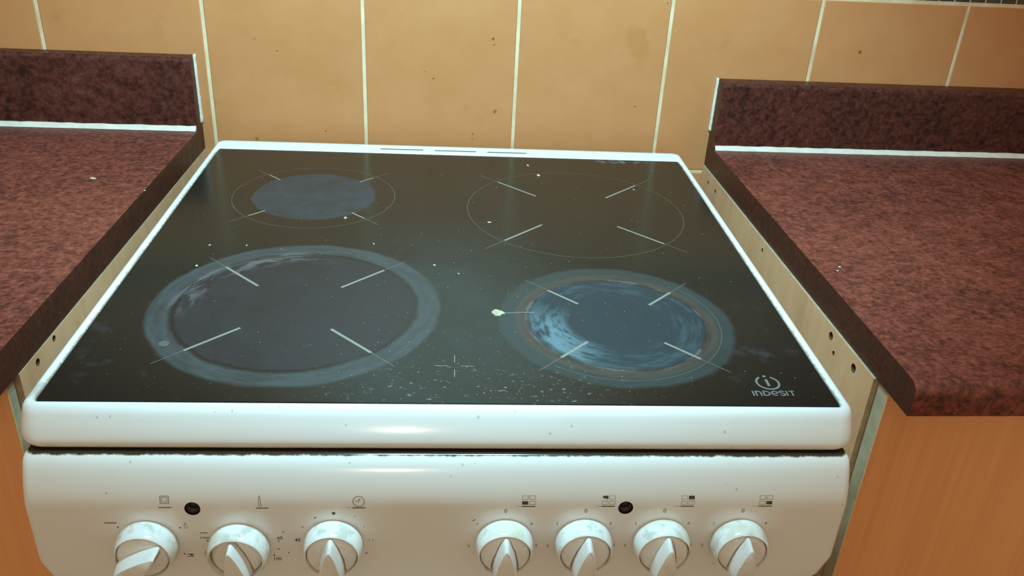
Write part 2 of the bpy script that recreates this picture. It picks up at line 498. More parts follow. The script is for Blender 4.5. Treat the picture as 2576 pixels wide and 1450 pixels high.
# ================================================================== THE SETTING
YW = 0.6264
TX, TZ, TH, TW = -0.3104, -0.0561 + Z0, 0.2429, 0.2
def build_wall():
    bm = bmesh.new()
    x0, x1 = TX - 5 * TW, TX + 8 * TW
    zlo, zhi = 0.0, Z0 + 1.35
    box(bm, x0, x1, YW + 0.0012, YW + 0.12, zlo, zhi, 1)
    g, yf, rad = 0.0023, YW - 0.0, 0.0009
    def slab(xa, xb, za, zb, mi):
        vs = []
        for (q, y) in ((0.0, YW + 0.0013), (0.0, YW + rad), (rad, YW)):
            vs.append([bm.verts.new(p) for p in ((xa + q, y, za + q), (xb - q, y, za + q), (xb - q, y, zb - q), (xa + q, y, zb - q))])
        for a, b in zip(vs, vs[1:]):
            for i in range(4):
                bm.faces.new((a[i], a[(i + 1) % 4], b[(i + 1) % 4], b[i])).material_index = mi
        bm.faces.new(vs[-1]).material_index = mi
    DEC = 0.045
    zr = TZ
    rows = []
    z = TZ
    while z - TH > -0.02:
        z -= TH
        rows.append((max(z, 0.0), z + TH, 0))
    rows.append((TZ, TZ + TH, 0))
    rows.append((TZ + TH, TZ + TH + DEC, 2))
    z = TZ + TH + DEC
    for k in range(4):
        rows.append((z, z + TH, 0))
        z += TH
    for za, zb, mi in rows:
        if mi == 2:
            s = 0.0215
            for i in range(int((x1 - x0) / s)):
                for j in range(2):
                    slab(x0 + i * s + 0.0008, x0 + (i + 1) * s - 0.0008, za + 0.0025 + j * 0.020, za + 0.0025 + (j + 1) * 0.020 - 0.0012, 2)
            continue
        for i in range(13):
            slab(x0 + i * TW + g, x0 + (i + 1) * TW - g, za + g, zb - g, 0)
    o = from_bm('wall_back', bm, [MT['tile'], MT['grout'], MT['mosaic']])
    return tag(o, 'ochre glazed tile wall with cream grout behind the cooker', kind='structure')
build_wall()
bm = bmesh.new()
box(bm, -1.4, 1.4, -2.2, YW + 0.1, -0.05, 0.0)
tag(from_bm('floor', bm, MT['floor']), 'brown laminate kitchen floor', kind='structure')

# ================================================================== WORKTOPS
def worktop(side):
    """side -1 left, +1 right; sheared cut end, rounded front nose"""
    if side > 0:
        xe, sl, top = 0.3718, -0.012, -0.0136
    else:
        xe, sl, top = -0.3431, 0.0275, -0.0082
    tk, yf, r = 0.0314, 0.0253, 0.011
    prof = [(YW - 0.0005, top), (0.33, top), (yf + 0.05, top)]
    for k in range(7):
        a = PI / 2 * k / 6
        prof.append((yf + r - r * math.sin(a), top - r + r * math.cos(a)))
    rb = 0.003
    for k in range(4):
        a = PI / 2 * k / 3
        prof.append((yf + rb - rb * math.cos(a), top - tk + rb - rb * math.sin(a)))
    prof += [(0.33, top - tk), (YW - 0.0005, top - tk)]
    bm = bmesh.new()
    A = [bm.verts.new((xe + sl * y, y, z + Z0)) for y, z in prof]
    B = [bm.verts.new((side * 1.28, y, z + Z0)) for y, z in prof]
    n = len(prof)
    for i in range(n):
        bm.faces.new((A[i], A[(i + 1) % n], B[(i + 1) % n], B[i]))
    bm.faces.new(A).material_index = 1
    bm.faces.new(B).material_index = 1
    o = from_bm('worktop', bm, [MT['worktop'], MT['edging']])
    sharp(o, 30)
    tag(o, ('right-hand' if side > 0 else 'left-hand') + ' mottled dark red laminate worktop beside the cooker' +
        (', rounded front nose in view' if side > 0 else ', filling the left edge'), 'worktop')
    return o, (lambda y: xe + sl * y), top
wR, exR, tR = worktop(1)
wL, exL, tL = worktop(-1)

def upstand(side, ex, top, zt, yf, endx):
    r = 0.006
    yb = YW - 0.0004
    prof = [(yb, top + 0.0004), (yf, top + 0.0004), (yf, zt - r)]
    for k in range(1, 6):
        a = PI / 2 * k / 6
        prof.append((yf + r - r * math.cos(a), zt - r + r * math.sin(a)))
    prof += [(yf + r, zt), (yb, zt)]
    bm = bmesh.new()
    A = [bm.verts.new((endx, y, z + Z0)) for y, z in prof]
    B = [bm.verts.new((side * 1.28, y, z + Z0)) for y, z in prof]
    n = len(prof)
    for i in range(n):
        bm.faces.new((A[i], A[(i + 1) % n], B[(i + 1) % n], B[i]))
    bm.faces.new(A).material_index = 1
    bm.faces.new(B).material_index = 1
    o = sharp(from_bm('upstand', bm, [MT['upstand'], MT['edging']]), 30)
    tag(o, 'dark red laminate upstand standing on the ' + ('right' if side > 0 else 'left') + '-hand worktop against the tiles', 'upstand', 'laminate upstands along the tiled wall')
    # silicone bead along the joint with the worktop
    rnd = random.Random(3 + side)
    bm = bmesh.new()
    rings = []
    N = 90
    for i in range(N + 1):
        x = endx + side * (0.002 + (0.90) * i / N)
        w = 0.0062 + rnd.uniform(-0.0004, 0.0005)
        h = 0.0052 + rnd.uniform(-0.0004, 0.0004)
        pr = [(yf, top + 0.0002), (yf, top + h + 0.0006), (yf - 0.0012, top + h), (yf - w * 0.55, top + h * 0.48), (yf - w, top + 0.0011), (yf - w - 0.0006, top + 0.0002)]
        rings.append([bm.verts.new((x, y, z + Z0)) for y, z in pr])
    for a, b in zip(rings, rings[1:]):
        for k in range(len(a)):
            bm.faces.new((a[k], a[(k + 1) % len(a)], b[(k + 1) % len(a)], b[k]))
    bm.faces.new(rings[0]); bm.faces.new(rings[-1])
    from_bm('sealant_bead', bm, MT['sealant'], o, True)['label'] = 'white silicone bead along the foot of the upstand'
    # bead down the cut end, against the tiles
    bm = bmesh.new()
    rings = []
    N = 26
    z0 = top + (0.018 if side > 0 else 0.004)
    for i in range(N + 1):
        z = z0 + (zt + 0.001 - z0) * i / N
        w = 0.0024 + rnd.uniform(-0.0003, 0.0003)
        d = 0.0050 + rnd.uniform(-0.0006, 0.0006)
        e = endx
        pr = [(e, yb + 0.0003), (e, yb - d), (e - side * w * 0.6, yb - d * 0.55), (e - side * w, yb - 0.0006), (e - side * w, yb + 0.0003)]
        rings.append([bm.verts.new((x, y, z + Z0)) for x, y in pr])
    for a, b in zip(rings, rings[1:]):
        for k in range(len(a)):
            bm.faces.new((a[k], a[(k + 1) % len(a)], b[(k + 1) % len(a)], b[k]))
    bm.faces.new(rings[0]); bm.faces.new(rings[-1])
    from_bm('end_sealant', bm, MT['sealant'], o, True)['label'] = 'white silicone line down the cut end'
    return o
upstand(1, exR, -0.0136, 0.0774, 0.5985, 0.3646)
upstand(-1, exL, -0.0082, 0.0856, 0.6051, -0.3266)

# ================================================================== BASE CABINETS
def cabinet(side, ex, top, holes):
    t = bpy.data.objects.new('base_cabinet', None)
    C.objects.link(t)
    t.location = (side * 0.66, 0.34, 0)
    t['label'] = ('orange beech fronted base cabinet under the right-hand worktop, screw holes in its beige side' if side > 0
                  else 'orange beech fronted base cabinet under the left-hand worktop, mostly hidden by the cooker')
    t['category'] = 'cabinet'
    T = lambda q: (q[0] - t.location.x, q[1] - t.location.y, q[2])
    ztop = Z0 + top - 0.0314
    proud = 0.0022 if side > 0 else 0.0006
    th = 0.016
    yfr = 0.0822 if side > 0 else 0.0765
    bm = bmesh.new()
    yb = YW - 0.001
    fx = lambda y: ex(y) - side * proud
    v = []
    for (k, y, z) in [(k, y, z) for k in (0, 1) for y in (yfr, yb) for z in (0.10, ztop - 0.0003)]:
        v.append(bm.verts.new(T((fx(y) + side * th * k, y, z))))
    for q in [(0, 1, 3, 2), (4, 6, 7, 5), (0, 4, 5, 1), (2, 3, 7, 6), (0, 2, 6, 4), (1, 5, 7, 3)]:
        f = bm.faces.new([v[i] for i in q])
        f.material_index = 0 if q[0] in (0,) and q[1] == 1 or q == (4, 6, 7, 5) else 1
    o = from_bm('side_panel', bm, [MT['panel'], MT['panel_edge'], MT['hole']], t)
    cut = []
    for (y, z, r) in holes:
        b2 = bmesh.new()
        cyl(b2, T((fx(y) - side * 0.002, y, z + Z0)), (side, 0, 0), r, 0.012, 16)
        c = from_bm('cutter', b2, MT['hole'], t)
        cut.append(c)
    boolean(o, cut)
    # door
    dx = 0.3738 if side > 0 else -0.3455
    y0, y1 = 0.0640, yfr - 0.0012
    bm = bmesh.new()
    a, b = sorted((dx - t.location.x, side * 1.0 - t.location.x))
    vs, fs = box(bm, a, b, y0 - t.location.y, y1 - t.location.y, 0.13, ztop - 0.002, 0)
    for f in fs:
        if abs(f.normal.x if f.normal.length else f.calc_center_median().x - (a + b) / 2) >= 0 and abs(f.calc_center_median().x - (dx - t.location.x)) < 1e-5:
            f.material_index = 1
    bmesh.ops.bevel(bm, geom=[e for e in bm.edges if all(abs(w.co.x - (dx - t.location.x)) < 1e-5 and abs(w.co.y - (y0 - t.location.y)) < 1e-5 for w in e.verts)], offset=0.0007, segments=1, material=2, affect='EDGES')
    from_bm('door', bm, [MT['door'], MT['door_edge'], MT['door_arris']], t)['label'] = 'orange beech door with a dull grey-green edge'
    # far side, bottom and plinth
    bm = bmesh.new()
    xo = side * 1.0 - t.location.x
    box(bm, min(xo, xo - side * th), max(xo, xo - side * th), yfr - t.location.y, yb - t.location.y, 0.10, ztop - 0.001)
    xi = fx(0.3) + side * (th + 0.004) - t.location.x
    box(bm, min(xi, xo), max(xi, xo), yfr - t.location.y, yb - t.location.y, 0.10, 0.116)
    from_bm('carcass', bm, MT['panel'], t)
    bm = bmesh.new()
    box(bm, min(xi, xo), max(xi, xo), yfr + 0.04 - t.location.y, yfr + 0.056 - t.location.y, 0.0, 0.10)
    from_bm('plinth', bm, MT['door'], t)
    return t
cabinet(1, exR, -0.0136, [(0.590, -0.0592, 0.0028), (0.5560, -0.0588, 0.0028), (0.3664, -0.0568, 0.0025), (0.1698, -0.0548, 0.0042), (0.1574, -0.0665, 0.0024), (0.1175, -0.0575, 0.0044)])
cabinet(-1, exL, -0.0082, [(0.5833, -0.0567, 0.0026), (0.5462, -0.0553, 0.0026), (0.1393, -0.0450, 0.0030), (0.1064, -0.0480, 0.0034)])

# ================================================================== THE COOKER
GZ = Z0 - 0.0139
cooker = bpy.data.objects.new('cooker', None)
C.objects.link(cooker)
cooker.location = (0.0006, 0, 0)
cooker.rotation_euler = (0, 0, -0.0115)
cooker['label'] = 'white enamel electric cooker with dirty black ceramic hob between the two worktops'
cooker['category'] = 'cooker'
def part(name, bm, mats, parent=None, smooth=False, **kw):
    """part of the cooker; mesh coordinates relative to the hob's glass surface"""
    if parent is None:
        return from_bm(name, bm, mats, cooker, smooth, loc=(0, 0, GZ), **kw)
    return from_bm(name, bm, mats, parent, smooth, **kw)

# --- hob rim: closed ring lofted through rounded rectangles
def rrect(hx, y0, y1, r, n=7):
    pts = []
    for cx, cy, a0 in ((hx - r, y1 - r, 0), (-hx + r, y1 - r, PI / 2), (-hx + r, y0 + r, PI), (hx - r, y0 + r, 1.5 * PI)):
        for k in range(n + 1):
            a = a0 + PI / 2 * k / n
            pts.append((cx + r * math.cos(a), cy + r * math.sin(a)))
    return pts
key = [(0.2957, -0.0002, 0.5472, -0.0030, 0.0030), (0.2957, -0.0002, 0.5472, -0.0004, 0.0030), (0.2963, -0.0008, 0.5478, 0.0004, 0.0036),
       (0.2990, -0.0024, 0.5600, 0.0008, 0.0060), (0.3022, -0.0052, 0.5800, 0.0001, 0.0090), (0.3045, -0.0085, 0.5855, -0.0028, 0.0120),
       (0.3056, -0.0115, 0.5875, -0.0075, 0.0140), (0.3062, -0.0150, 0.5880, -0.0140, 0.0150), (0.3060, -0.0178, 0.5880, -0.0205, 0.0150),
       (0.3045, -0.0184, 0.5870, -0.0245, 0.0150), (0.3020, -0.0172, 0.5850, -0.0272, 0.0150), (0.2980, -0.0140, 0.5820, -0.0280, 0.0140)]
def loft_keys(keys, n=3):
    out = []
    P = [keys[0]] + keys + [keys[-1]]
    for i in range(1, len(P) - 2):
        p0, p1, p2, p3 = P[i - 1:i + 3]
        for k in range(n):
            u = k / n
            out.append(tuple(0.5 * (2 * b + (c - a) * u + (2 * a - 5 * b + 4 * c - d) * u * u + (-a + 3 * b - 3 * c + d) * u ** 3) for a, b, c, d in zip(p0, p1, p2, p3)))
    out.append(keys[-1])
    return out
bm = bmesh.new()
loops = []
for hx, y0, y1, z, r in [key[0], key[1]] + loft_keys(key[2:], 3) + [(0.290, 0.004, 0.545, -0.0280, 0.008), (0.290, 0.004, 0.545, -0.0032, 0.004)]:
    loops.append([bm.verts.new((x, y, z)) for x, y in rrect(hx, y0, y1, r)])
for a, b in zip(loops, loops[1:] + loops[:1]):
    n = len(a)
    for i in range(n):
        bm.faces.new((a[i], a[(i + 1) % n], b[(i + 1) % n], b[i]))
rim = part('hob_frame', bm, [MT['frame'], MT['chassis']])
cut = []
for x0, x1 in ((-0.0945, -0.0385), (-0.0245, 0.0300), (0.0440, 0.0965)):
    b2 = bmesh.new()
    r = 0.0014
    yc = 0.5625 - 0.018 * (x0 + 0.094) * 0.4
    pts = [(x1 - r + r * math.cos(a), yc + r * math.sin(a)) for a in [(-PI / 2 + PI * k / 6) for k in range(7)]] + \
          [(x0 + r + r * math.cos(a), yc + r * math.sin(a)) for a in [(PI / 2 + PI * k / 6) for k in range(7)]]
    lo = [b2.verts.new((x, y, -0.012)) for x, y in pts]
    hi = [b2.verts.new((x, y, 0.006)) for x, y in pts]
    for i in range(len(pts)):
        b2.faces.new((lo[i], lo[(i + 1) % len(pts)], hi[(i + 1) % len(pts)], hi[i]))
    b2.faces.new(lo); b2.faces.new(hi)
    cut.append(part('cutter', b2, MT['chassis']))
boolean(rim, cut)
sharp(rim, 40)
rim['label'] = 'white pressed enamel rim with three vent slots at the back'

# --- glass
bm = bmesh.new()
loops = []
for hx, y0, y1, z, r in ((0.2950, 0.0005, 0.5467, -0.0050, 0.0025), (0.2950, 0.0005, 0.5467, 0.0001, 0.0025), (0.2945, 0.0010, 0.5462, 0.0006, 0.0022)):
    loops.append([bm.verts.new((x, y, z)) for x, y in rrect(hx, y0, y1, r, 3)])
for a, b in zip(loops, loops[1:]):
    for i in range(len(a)):
        bm.faces.new((a[i], a[(i + 1) % len(a)], b[(i + 1) % len(a)], b[i]))
bm.faces.new(loops[0]); bm.faces.new(loops[-1])
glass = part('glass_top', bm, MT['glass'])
glass['label'] = 'black ceramic glass with burnt rings and smears on the cooking zones'
ZG = 0.00065

def ribbon(bm, pts, w, mp, closed=False, w2=None, mi=0):
    """flat strip following 2D points; mp maps (u, v) to 3D"""
    n = len(pts)
    L, R = [], []
    for i in range(n):
        a = Vector(pts[i - 1] if (i > 0 or closed) else pts[i])
        b = Vector(pts[(i + 1) % n] if (i < n - 1 or closed) else pts[i])
        d = (b - a)
        d = d.normalized() if d.length else Vector((1, 0))
        nn = Vector((-d.y, d.x))
        ww = (w if w2 is None else w + (w2 - w) * i / max(1, n - 1)) / 2
        p = Vector(pts[i])
        L.append(bm.verts.new(mp(*(p + nn * ww))))
        R.append(bm.verts.new(mp(*(p - nn * ww))))
    for i in range(n if closed else n - 1):
        j = (i + 1) % n
        bm.faces.new((L[i], R[i], R[j], L[j])).material_index = mi

def fill(bm, pts, mp, mi=0):
    bm.faces.new([bm.verts.new(mp(*p)) for p in pts]).material_index = mi

onglass = lambda x, y: (x, y, ZG)
def circ(c, r, n=96, a0=0, a1=2 * PI):
    full = abs(a1 - a0 - 2 * PI) < 1e-6
    return [(c[0] + r * math.cos(a0 + (a1 - a0) * k / (n if full else n - 1)), c[1] + r * math.sin(a0 + (a1 - a0) * k / (n if full else n - 1))) for k in range(n)]
# centre, ring radius (arc limits), ticks: (dx, dy) inner end, thick outer, thin outer
zones = [
    ('rear left', RL, 0.0893, (0, 2 * PI), 0.046, 0.0478 + 0.0145, 0.0770),
    ('rear right', RR, 0.1208, (0, 2 * PI), 0.0410, 0.0835, 0.1040),
    ('front left', FL, None, None, 0.0370, 0.0730, 0.0925),
    ('front right', FR, 0.0935, (-2.25, 0.75), 0.0325, 0.0575, 0.0770),
]
for nm, c, r, arc, t0, t1, t2 in zones:
    bm = bmesh.new()
    if r:
        full = arc[1] - arc[0] > 6
        cc = c if nm != 'front right' else (0.1402, 0.1256)
        ribbon(bm, circ(cc, r, 128 if full else 70, *arc), 0.00045, onglass, full, mi=1)
    for sx in (-1, 1):
        for sy in (-1, 1):
            i0 = t0
            if nm == 'rear left':
                i0 = 0.046
                t1 = 0.0605
            D = Vector((sx, sy))
            q = lambda k: (c[0] + D.x * k, c[1] + D.y * k)
            b3 = bmesh.new()
            ribbon(b3, [q(i0), q(t1)], 0.0026 if nm != 'rear left' else 0.0020, onglass)
            ribbon(b3, [q(t1), q(t2)], 0.0007, onglass, mi=1)
            part('zone_tick', b3, [MT['print_grey'], MT['print_thin']], glass)
    if r:
        o = part('zone_ring', bm, [MT['print_grey'], MT['print_thin']], glass)
        o['label'] = 'thin printed ring of the %s cooking zone' % nm
    else:
        bm.free()
bm = bmesh.new()
for d in ((1, 0), (-1, 0), (0, 1), (0, -1)):
    ribbon(bm, [(0.002 + d[0] * 0.005, 0.0505 + d[1] * 0.005), (0.002 + d[0] * 0.0155, 0.0505 + d[1] * 0.0155)], 0.0006, onglass)
part('centre_cross', bm, MT['print_grey'], glass)['label'] = 'faint printed cross near the front edge'

# --- logo strokes
bm = bmesh.new()
lc = (0.2480, 0.0312)
ribbon(bm, circ(lc, 0.0088, 40, PI / 2 + 0.55, 2.5 * PI - 0.50), 0.0018, onglass)
ribbon(bm, [(0.2478, 0.0266), (0.2478, 0.0360)], 0.0023, onglass)
fill(bm, circ((0.2478, 0.0402), 0.0014, 14), onglass)
def S(pts, w=0.0013):
    global lift
    lift += 0.00003
    k = 0.90
    ribbon(bm, [(0.2483 + (x - 0.2483) * k, y) for x, y in pts], w, lambda x, y: (x, y, ZG + lift))
lift = 0.0
bx, by, h = 0.2300, 0.0131, 0.0066
def arcp(cx, cy, rx, ry, a0, a1, n=12):
    return [(cx + rx * math.cos(math.radians(a0 + (a1 - a0) * k / n)), cy + ry * math.sin(math.radians(a0 + (a1 - a0) * k / n))) for k in range(n + 1)]
S([(bx, by), (bx, by + h)])
S([(bx + .0026, by), (bx + .0026, by + h)])
S([(bx + .0026, by + h - .0006)] + arcp(bx + .0047, by + h - .0030, .0021, .0024, 95, 0) + [(bx + .0068, by)])
S([(bx + .0094, by), (bx + .0094, by + h)])
S([(bx + .0098, by + .0005)] + arcp(bx + .0108, by + h / 2, .0036, .0028, -90, 90) + [(bx + .0098, by + h - .0005)])
S([(bx + .0166, by + h * .48), (bx + .0216, by + h * .48)], 0.0010)
S(arcp(bx + .0190, by + h / 2, .0027, .0028, 5, 310))
S(arcp(bx + .0255, by + h * .74, .0021, .0014, 20, 250) + arcp(bx + .0253, by + h * .28, .0023, .0015, 70, -160))
S([(bx + .0296, by), (bx + .0296, by + h)])
S([(bx + .0318, by + h - .0004), (bx + .0366, by + h - .0004)])
S([(bx + .0342, by), (bx + .0342, by + h)])
o = part('logo_print', bm, MT['logo'], glass)
o['label'] = 'silver printed emblem and word in the front right corner'

# --- control panel
PY = -0.0380
prof = catmull([(-0.0120, -0.0287), (-0.0182, -0.0289), (-0.0222, -0.0298), (-0.0272, -0.0352), (-0.0320, -0.0448), (-0.0360, -0.0560), (-0.0378, -0.0660), (-0.0380, -0.0760)], 4)
prof = [(p.x, p.y) for p in prof] + [(PY, -0.0900), (PY, -0.1050), (PY, -0.1180), (PY, -0.1350), (-0.0374, -0.1405), (-0.0355, -0.1434), (-0.0320, -0.1445), (-0.0120, -0.1445)]
HW, ZT, ZB = 0.3015, -0.0287, -0.1445
def halfw(z):
    w = HW
    R = 0.028
    d = (ZB + R) - z
    if d > 0:
        w -= R - math.sqrt(max(R * R - d * d, 0))
    R2 = 0.006
    d = z - (ZT - R2)
    if d > 0:
        w -= R2 - math.sqrt(max(R2 * R2 - d * d, 0))
    return w
bm = bmesh.new()
K = 8
ts = [1 - (1 - math.sin(PI / 2 * k / K)) for k in range(K + 1)]
ER = 0.007
xs = []
cols = []
for j, (y, z) in enumerate(prof):
    w = halfw(z)
    row = []
    er = min(ER, max(0.0005, -0.0120 - y))
    for s in (-1, 1):
        st = []
        for k in range(K + 1):
            a = PI / 2 * k / K
            st.append((s * (w - ER + ER * math.sin(a)), y + er * (1 - math.cos(a))))
        row += st[::-1] if s < 0 else st
        if s < 0:
            row += [(-w + ER + (2 * w - 2 * ER) * q / 12, y) for q in range(1, 12)]
    cols.append([bm.verts.new((x, yy, z)) for x, yy in row])
for a, b in zip(cols, cols[1:]):
    for i in range(len(a) - 1):
        bm.faces.new((a[i], a[i + 1], b[i + 1], b[i]))
# back plate
back = []
for row in cols:
    w = row[-1].co.x
    back.append((bm.verts.new((-w, -0.0110, row[0].co.z)), bm.verts.new((w, -0.0110, row[0].co.z))))
for (a, b), (c, d), r0, r1 in zip(back, back[1:], cols, cols[1:]):
    bm.faces.new((a, b, d, c))
    bm.faces.new((a, c, r1[0], r0[0]))
    bm.faces.new((b, r0[-1], r1[-1], d))
bm.faces.new([back[0][0]] + cols[0] + [back[0][1]])
bm.faces.new([back[-1][0]] + cols[-1] + [back[-1][1]])
panel = part('control_panel', bm, [MT['panel_white'], MT['chassis']])
LAMPS = [(-0.1839, -0.0660), (0.1302, -0.0657)]
cut = []
for x, z in LAMPS:
    b2 = bmesh.new()
    cyl(b2, (x, -0.050, z), (0, 1, 0), 0.0056, 0.024, 32)
    cut.append(part('cutter', b2, MT['chassis']))
boolean(panel, cut)
sharp(panel, 50)
panel['label'] = 'white curved control panel with printed symbols'
for x, z in LAMPS:
    bm = bmesh.new()
    N = 28
    rings = []
    for r, y in ((0.0055, -0.0355), (0.0053, -0.0362), (0.0047, -0.0355), (0.0040, -0.0335), (0.0028, -0.0340), (0.0012, -0.0345)):
        rings.append([bm.verts.new((x + r * math.cos(2 * PI * k / N), y, z + r * math.sin(2 * PI * k / N))) for k in range(N)])
    rings.insert(0, [bm.verts.new((x + 0.0055 * math.cos(2 * PI * k / N), -0.0290, z + 0.0055 * math.sin(2 * PI * k / N))) for k in range(N)])
    for a, b in zip(rings, rings[1:]):
        for k in range(N):
            bm.faces.new((a[k], a[(k + 1) % N], b[(k + 1) % N], b[k]))
    bm.faces.new(rings[-1]); bm.faces.new(rings[0])
    part('indicator_lamp', bm, MT['lens'], panel, True)['label'] = 'small round dark indicator lamp'

PZ = PY - 0.00015
def onpanel(x, z):
    """sit on the curved front of the panel"""
    y = PY
    for (ya, za), (yb, zb) in zip(prof, prof[1:]):
        if za >= z >= zb and za != zb:
            y = ya + (yb - ya) * (za - z) / (za - zb)
            break
    return (x, y - 0.00018, z)

def text(bm, s, x, z, size, mi=0, bold=0.0):
    cu = bpy.data.curves.new('t', 'FONT')
    cu.body = s
    cu.size = size
    cu.align_x = 'CENTER'
    cu.align_y = 'CENTER'
    cu.offset = bold
    cu.resolution_u = 3
    to = bpy.data.objects.new('t', cu)
    C.objects.link(to)
    dg = bpy.context.evaluated_depsgraph_get()
    dg.update()
    me = to.evaluated_get(dg).to_mesh()
    vs = [bm.verts.new(onpanel(x + v.co.x, z + v.co.y)) for v in me.vertices]
    for p in me.polygons:
        try:
            bm.faces.new([vs[i] for i in p.vertices]).material_index = mi
        except ValueError:
            pass
    to.evaluated_get(dg).to_mesh_clear()
    bpy.data.objects.remove(to)

LN = 0.00028
def rect(bm, x0, x1, z0, z1, w=LN, mi=0):
    ribbon(bm, [(x0, z0), (x1, z0)], w, onpanel, mi=mi); ribbon(bm, [(x0, z1), (x1, z1)], w, onpanel, mi=mi)
    ribbon(bm, [(x0, z0), (x0, z1)], w, onpanel, mi=mi); ribbon(bm, [(x1, z0), (x1, z1)], w, onpanel, mi=mi)
def solid(bm, x0, x1, z0, z1, mi=0):
    n = 4
    for k in range(n):
        a, b = z0 + (z1 - z0) * k / n, z0 + (z1 - z0) * (k + 1) / n
        fill(bm, [(x0, a), (x1, a), (x1, b), (x0, b)], onpanel, mi)
def dot(bm, x, z, r=0.0006, mi=0):
    fill(bm, circ((x, z), r, 12), onpanel, mi)
INK = [MT['ink'], MT['ink_faint']]
def printed(name, bm, label):
    o = part(name, bm, INK, panel)
    o['label'] = label

# burner position symbols over the four right hand knobs
for k, (cx, which) in enumerate(((0.0577, 2), (0.1170, 0), (0.1766, 1), (0.2362, 3))):
    bm = bmesh.new()
    zc = -0.0592
    ribbon(bm, [(cx - 0.0050, zc - 0.0050), (cx + 0.0050, zc - 0.0050)], 0.0007, onpanel)
    ribbon(bm, [(cx - 0.0098, zc - 0.0049), (cx - 0.0050, zc - 0.0049)], 0.0002, onpanel, mi=1)
    for i, (dx, dz) in enumerate(((-0.0027, 0.0023), (0.0027, 0.0023), (-0.0027, -0.0020), (0.0027, -0.0020))):
        a = (cx + dx - 0.0022, cx + dx + 0.0022, zc + dz - 0.0014, zc + dz + 0.0014)
        if i == which and k == 1:
            fill(bm, [(a[0], zc + dz), (a[1], a[2] + 0.0003), (a[1], a[3]), (a[0] + 0.001, a[3])], onpanel)
        elif i == which:
            solid(bm, *a)
        else:
            rect(bm, *a, w=0.0002, mi=1 if k in (1, 2) else 0)
    printed('zone_symbol', bm, 'printed symbol of four squares, the %s one black' % ('upper left', 'upper right', 'lower left', 'lower right')[which])
# oven, thermometer and clock symbols
bm = bmesh.new()
rect(bm, -0.2058, -0.1998, -0.0612, -0.0556, 0.0004, 1); rect(bm, -0.2047, -0.2010, -0.0598, -0.0566, 0.0003, 1)
ribbon(bm, [(-0.2075, -0.0647), (-0.1985, -0.0647)], 0.0006, onpanel)
printed('oven_symbol', bm, 'worn printed square oven symbol')
bm = bmesh.new()
ribbon(bm, circ((-0.1362, -0.0626), 0.0011, 16, PI / 2 + 0.5, 2.5 * PI - 0.5) , LN, onpanel)
ribbon(bm, [(-0.1370, -0.0616), (-0.1371, -0.0560), (-0.1366, -0.0552), (-0.1361, -0.0560), (-0.1358, -0.0616)], LN, onpanel)
ribbon(bm, [(-0.1393, -0.0653), (-0.1303, -0.0653)], 0.0006, onpanel)
printed('thermometer_symbol', bm, 'printed thermometer symbol')
bm = bmesh.new()
ribbon(bm, circ((-0.0660, -0.0600), 0.0041, 32), 0.00035, onpanel, True)
ribbon(bm, [(-0.0685, -0.0602), (-0.0668, -0.0592), (-0.0662, -0.0606), (-0.0655, -0.0580)], LN, onpanel)
ribbon(bm, [(-0.0664, -0.0589), (-0.0655, -0.0579), (-0.0647, -0.0588)], LN, onpanel)
ribbon(bm, [(-0.0706, -0.0652), (-0.0613, -0.0652)], 0.0007, onpanel)
ribbon(bm, [(-0.0755, -0.0651), (-0.0706, -0.0651)], 0.0002, onpanel, mi=1)
printed('timer_symbol', bm, 'printed clock symbol with an arrow')
# --- scales round the knobs
KX = [-0.2185, -0.1536, -0.0850, 0.0412, 0.1008, 0.1602, 0.2200]
KZ = [-0.0978, -0.1012, -0.0976, -0.0974, -0.0970, -0.0972, -0.0974]
for i in range(3, 7):
    bm = bmesh.new()
    x = KX[i]
    text(bm, '0', x - 0.0002, -0.0684, 0.0050, 1)
    text(bm, '1', x - 0.0206, -0.0808, 0.0042, 1)
    text(bm, '6', x + 0.0197, -0.0806, 0.0037, 1)
    text(bm, '2', x - 0.0264, -0.1028, 0.0037, 1)
    text(bm, '5', x + 0.0246, -0.1024, 0.0037, 1)
    if i == 3:
        ribbon(bm, [(x - 0.0245, -0.0778), (x - 0.0220, -0.0763)], 0.0004, onpanel)
    printed('knob_scale', bm, 'printed numbers 0 1 2 5 6')
bm = bmesh.new()
for k in range(4):
    ribbon(bm, [(-0.2470 + k * 0.0022, -0.0786), (-0.2459 + k * 0.0022, -0.0796), (-0.2448 + k * 0.0022, -0.0786)], 0.0003, onpanel, mi=0 if k else 1)
ribbon(bm, [(-0.2470, -0.0784), (-0.2386, -0.0784)], 0.0003, onpanel)
dot(bm, -0.2381, -0.0828)
dot(bm, -0.1945, -0.0835)
ribbon(bm, [(-0.1918, -0.0836), (-0.1908, -0.0786), (-0.1904, -0.0786), (-0.1893, -0.0836), (-0.1905, -0.0842), (-0.1918, -0.0836)], LN, onpanel, mi=1)
dot(bm, -0.1945, -0.1090)
ribbon(bm, [(-0.1928, -0.1093), (-0.1878, -0.1093)], 0.0005, onpanel)
ribbon(bm, [(-0.1928, -0.1116), (-0.1878, -0.1116)], 0.0005, onpanel)
fill(bm, [(-0.1912, -0.1096), (-0.1888, -0.1096), (-0.1891, -0.1112)], onpanel)
ribbon(bm, [(-0.2453, -0.1120), (-0.2453, -0.1104), (-0.2425, -0.1104)], 0.0004, onpanel)
printed('knob_scale', bm, 'worn grill and heat symbols')
bm = bmesh.new()
text(bm, 'max', -0.1782, -0.0930, 0.0040, 1)
ribbon(bm, [(-0.1812, -0.0884), (-0.1757, -0.0884)], 0.0004, onpanel)
for k in range(3):
    ribbon(bm, [(-0.1806 + k * 0.0018, -0.0885), (-0.1801 + k * 0.0018, -0.0893)], 0.0003, onpanel, mi=1)
dot(bm, -0.1765, -0.0963); dot(bm, -0.1752, -0.0972)
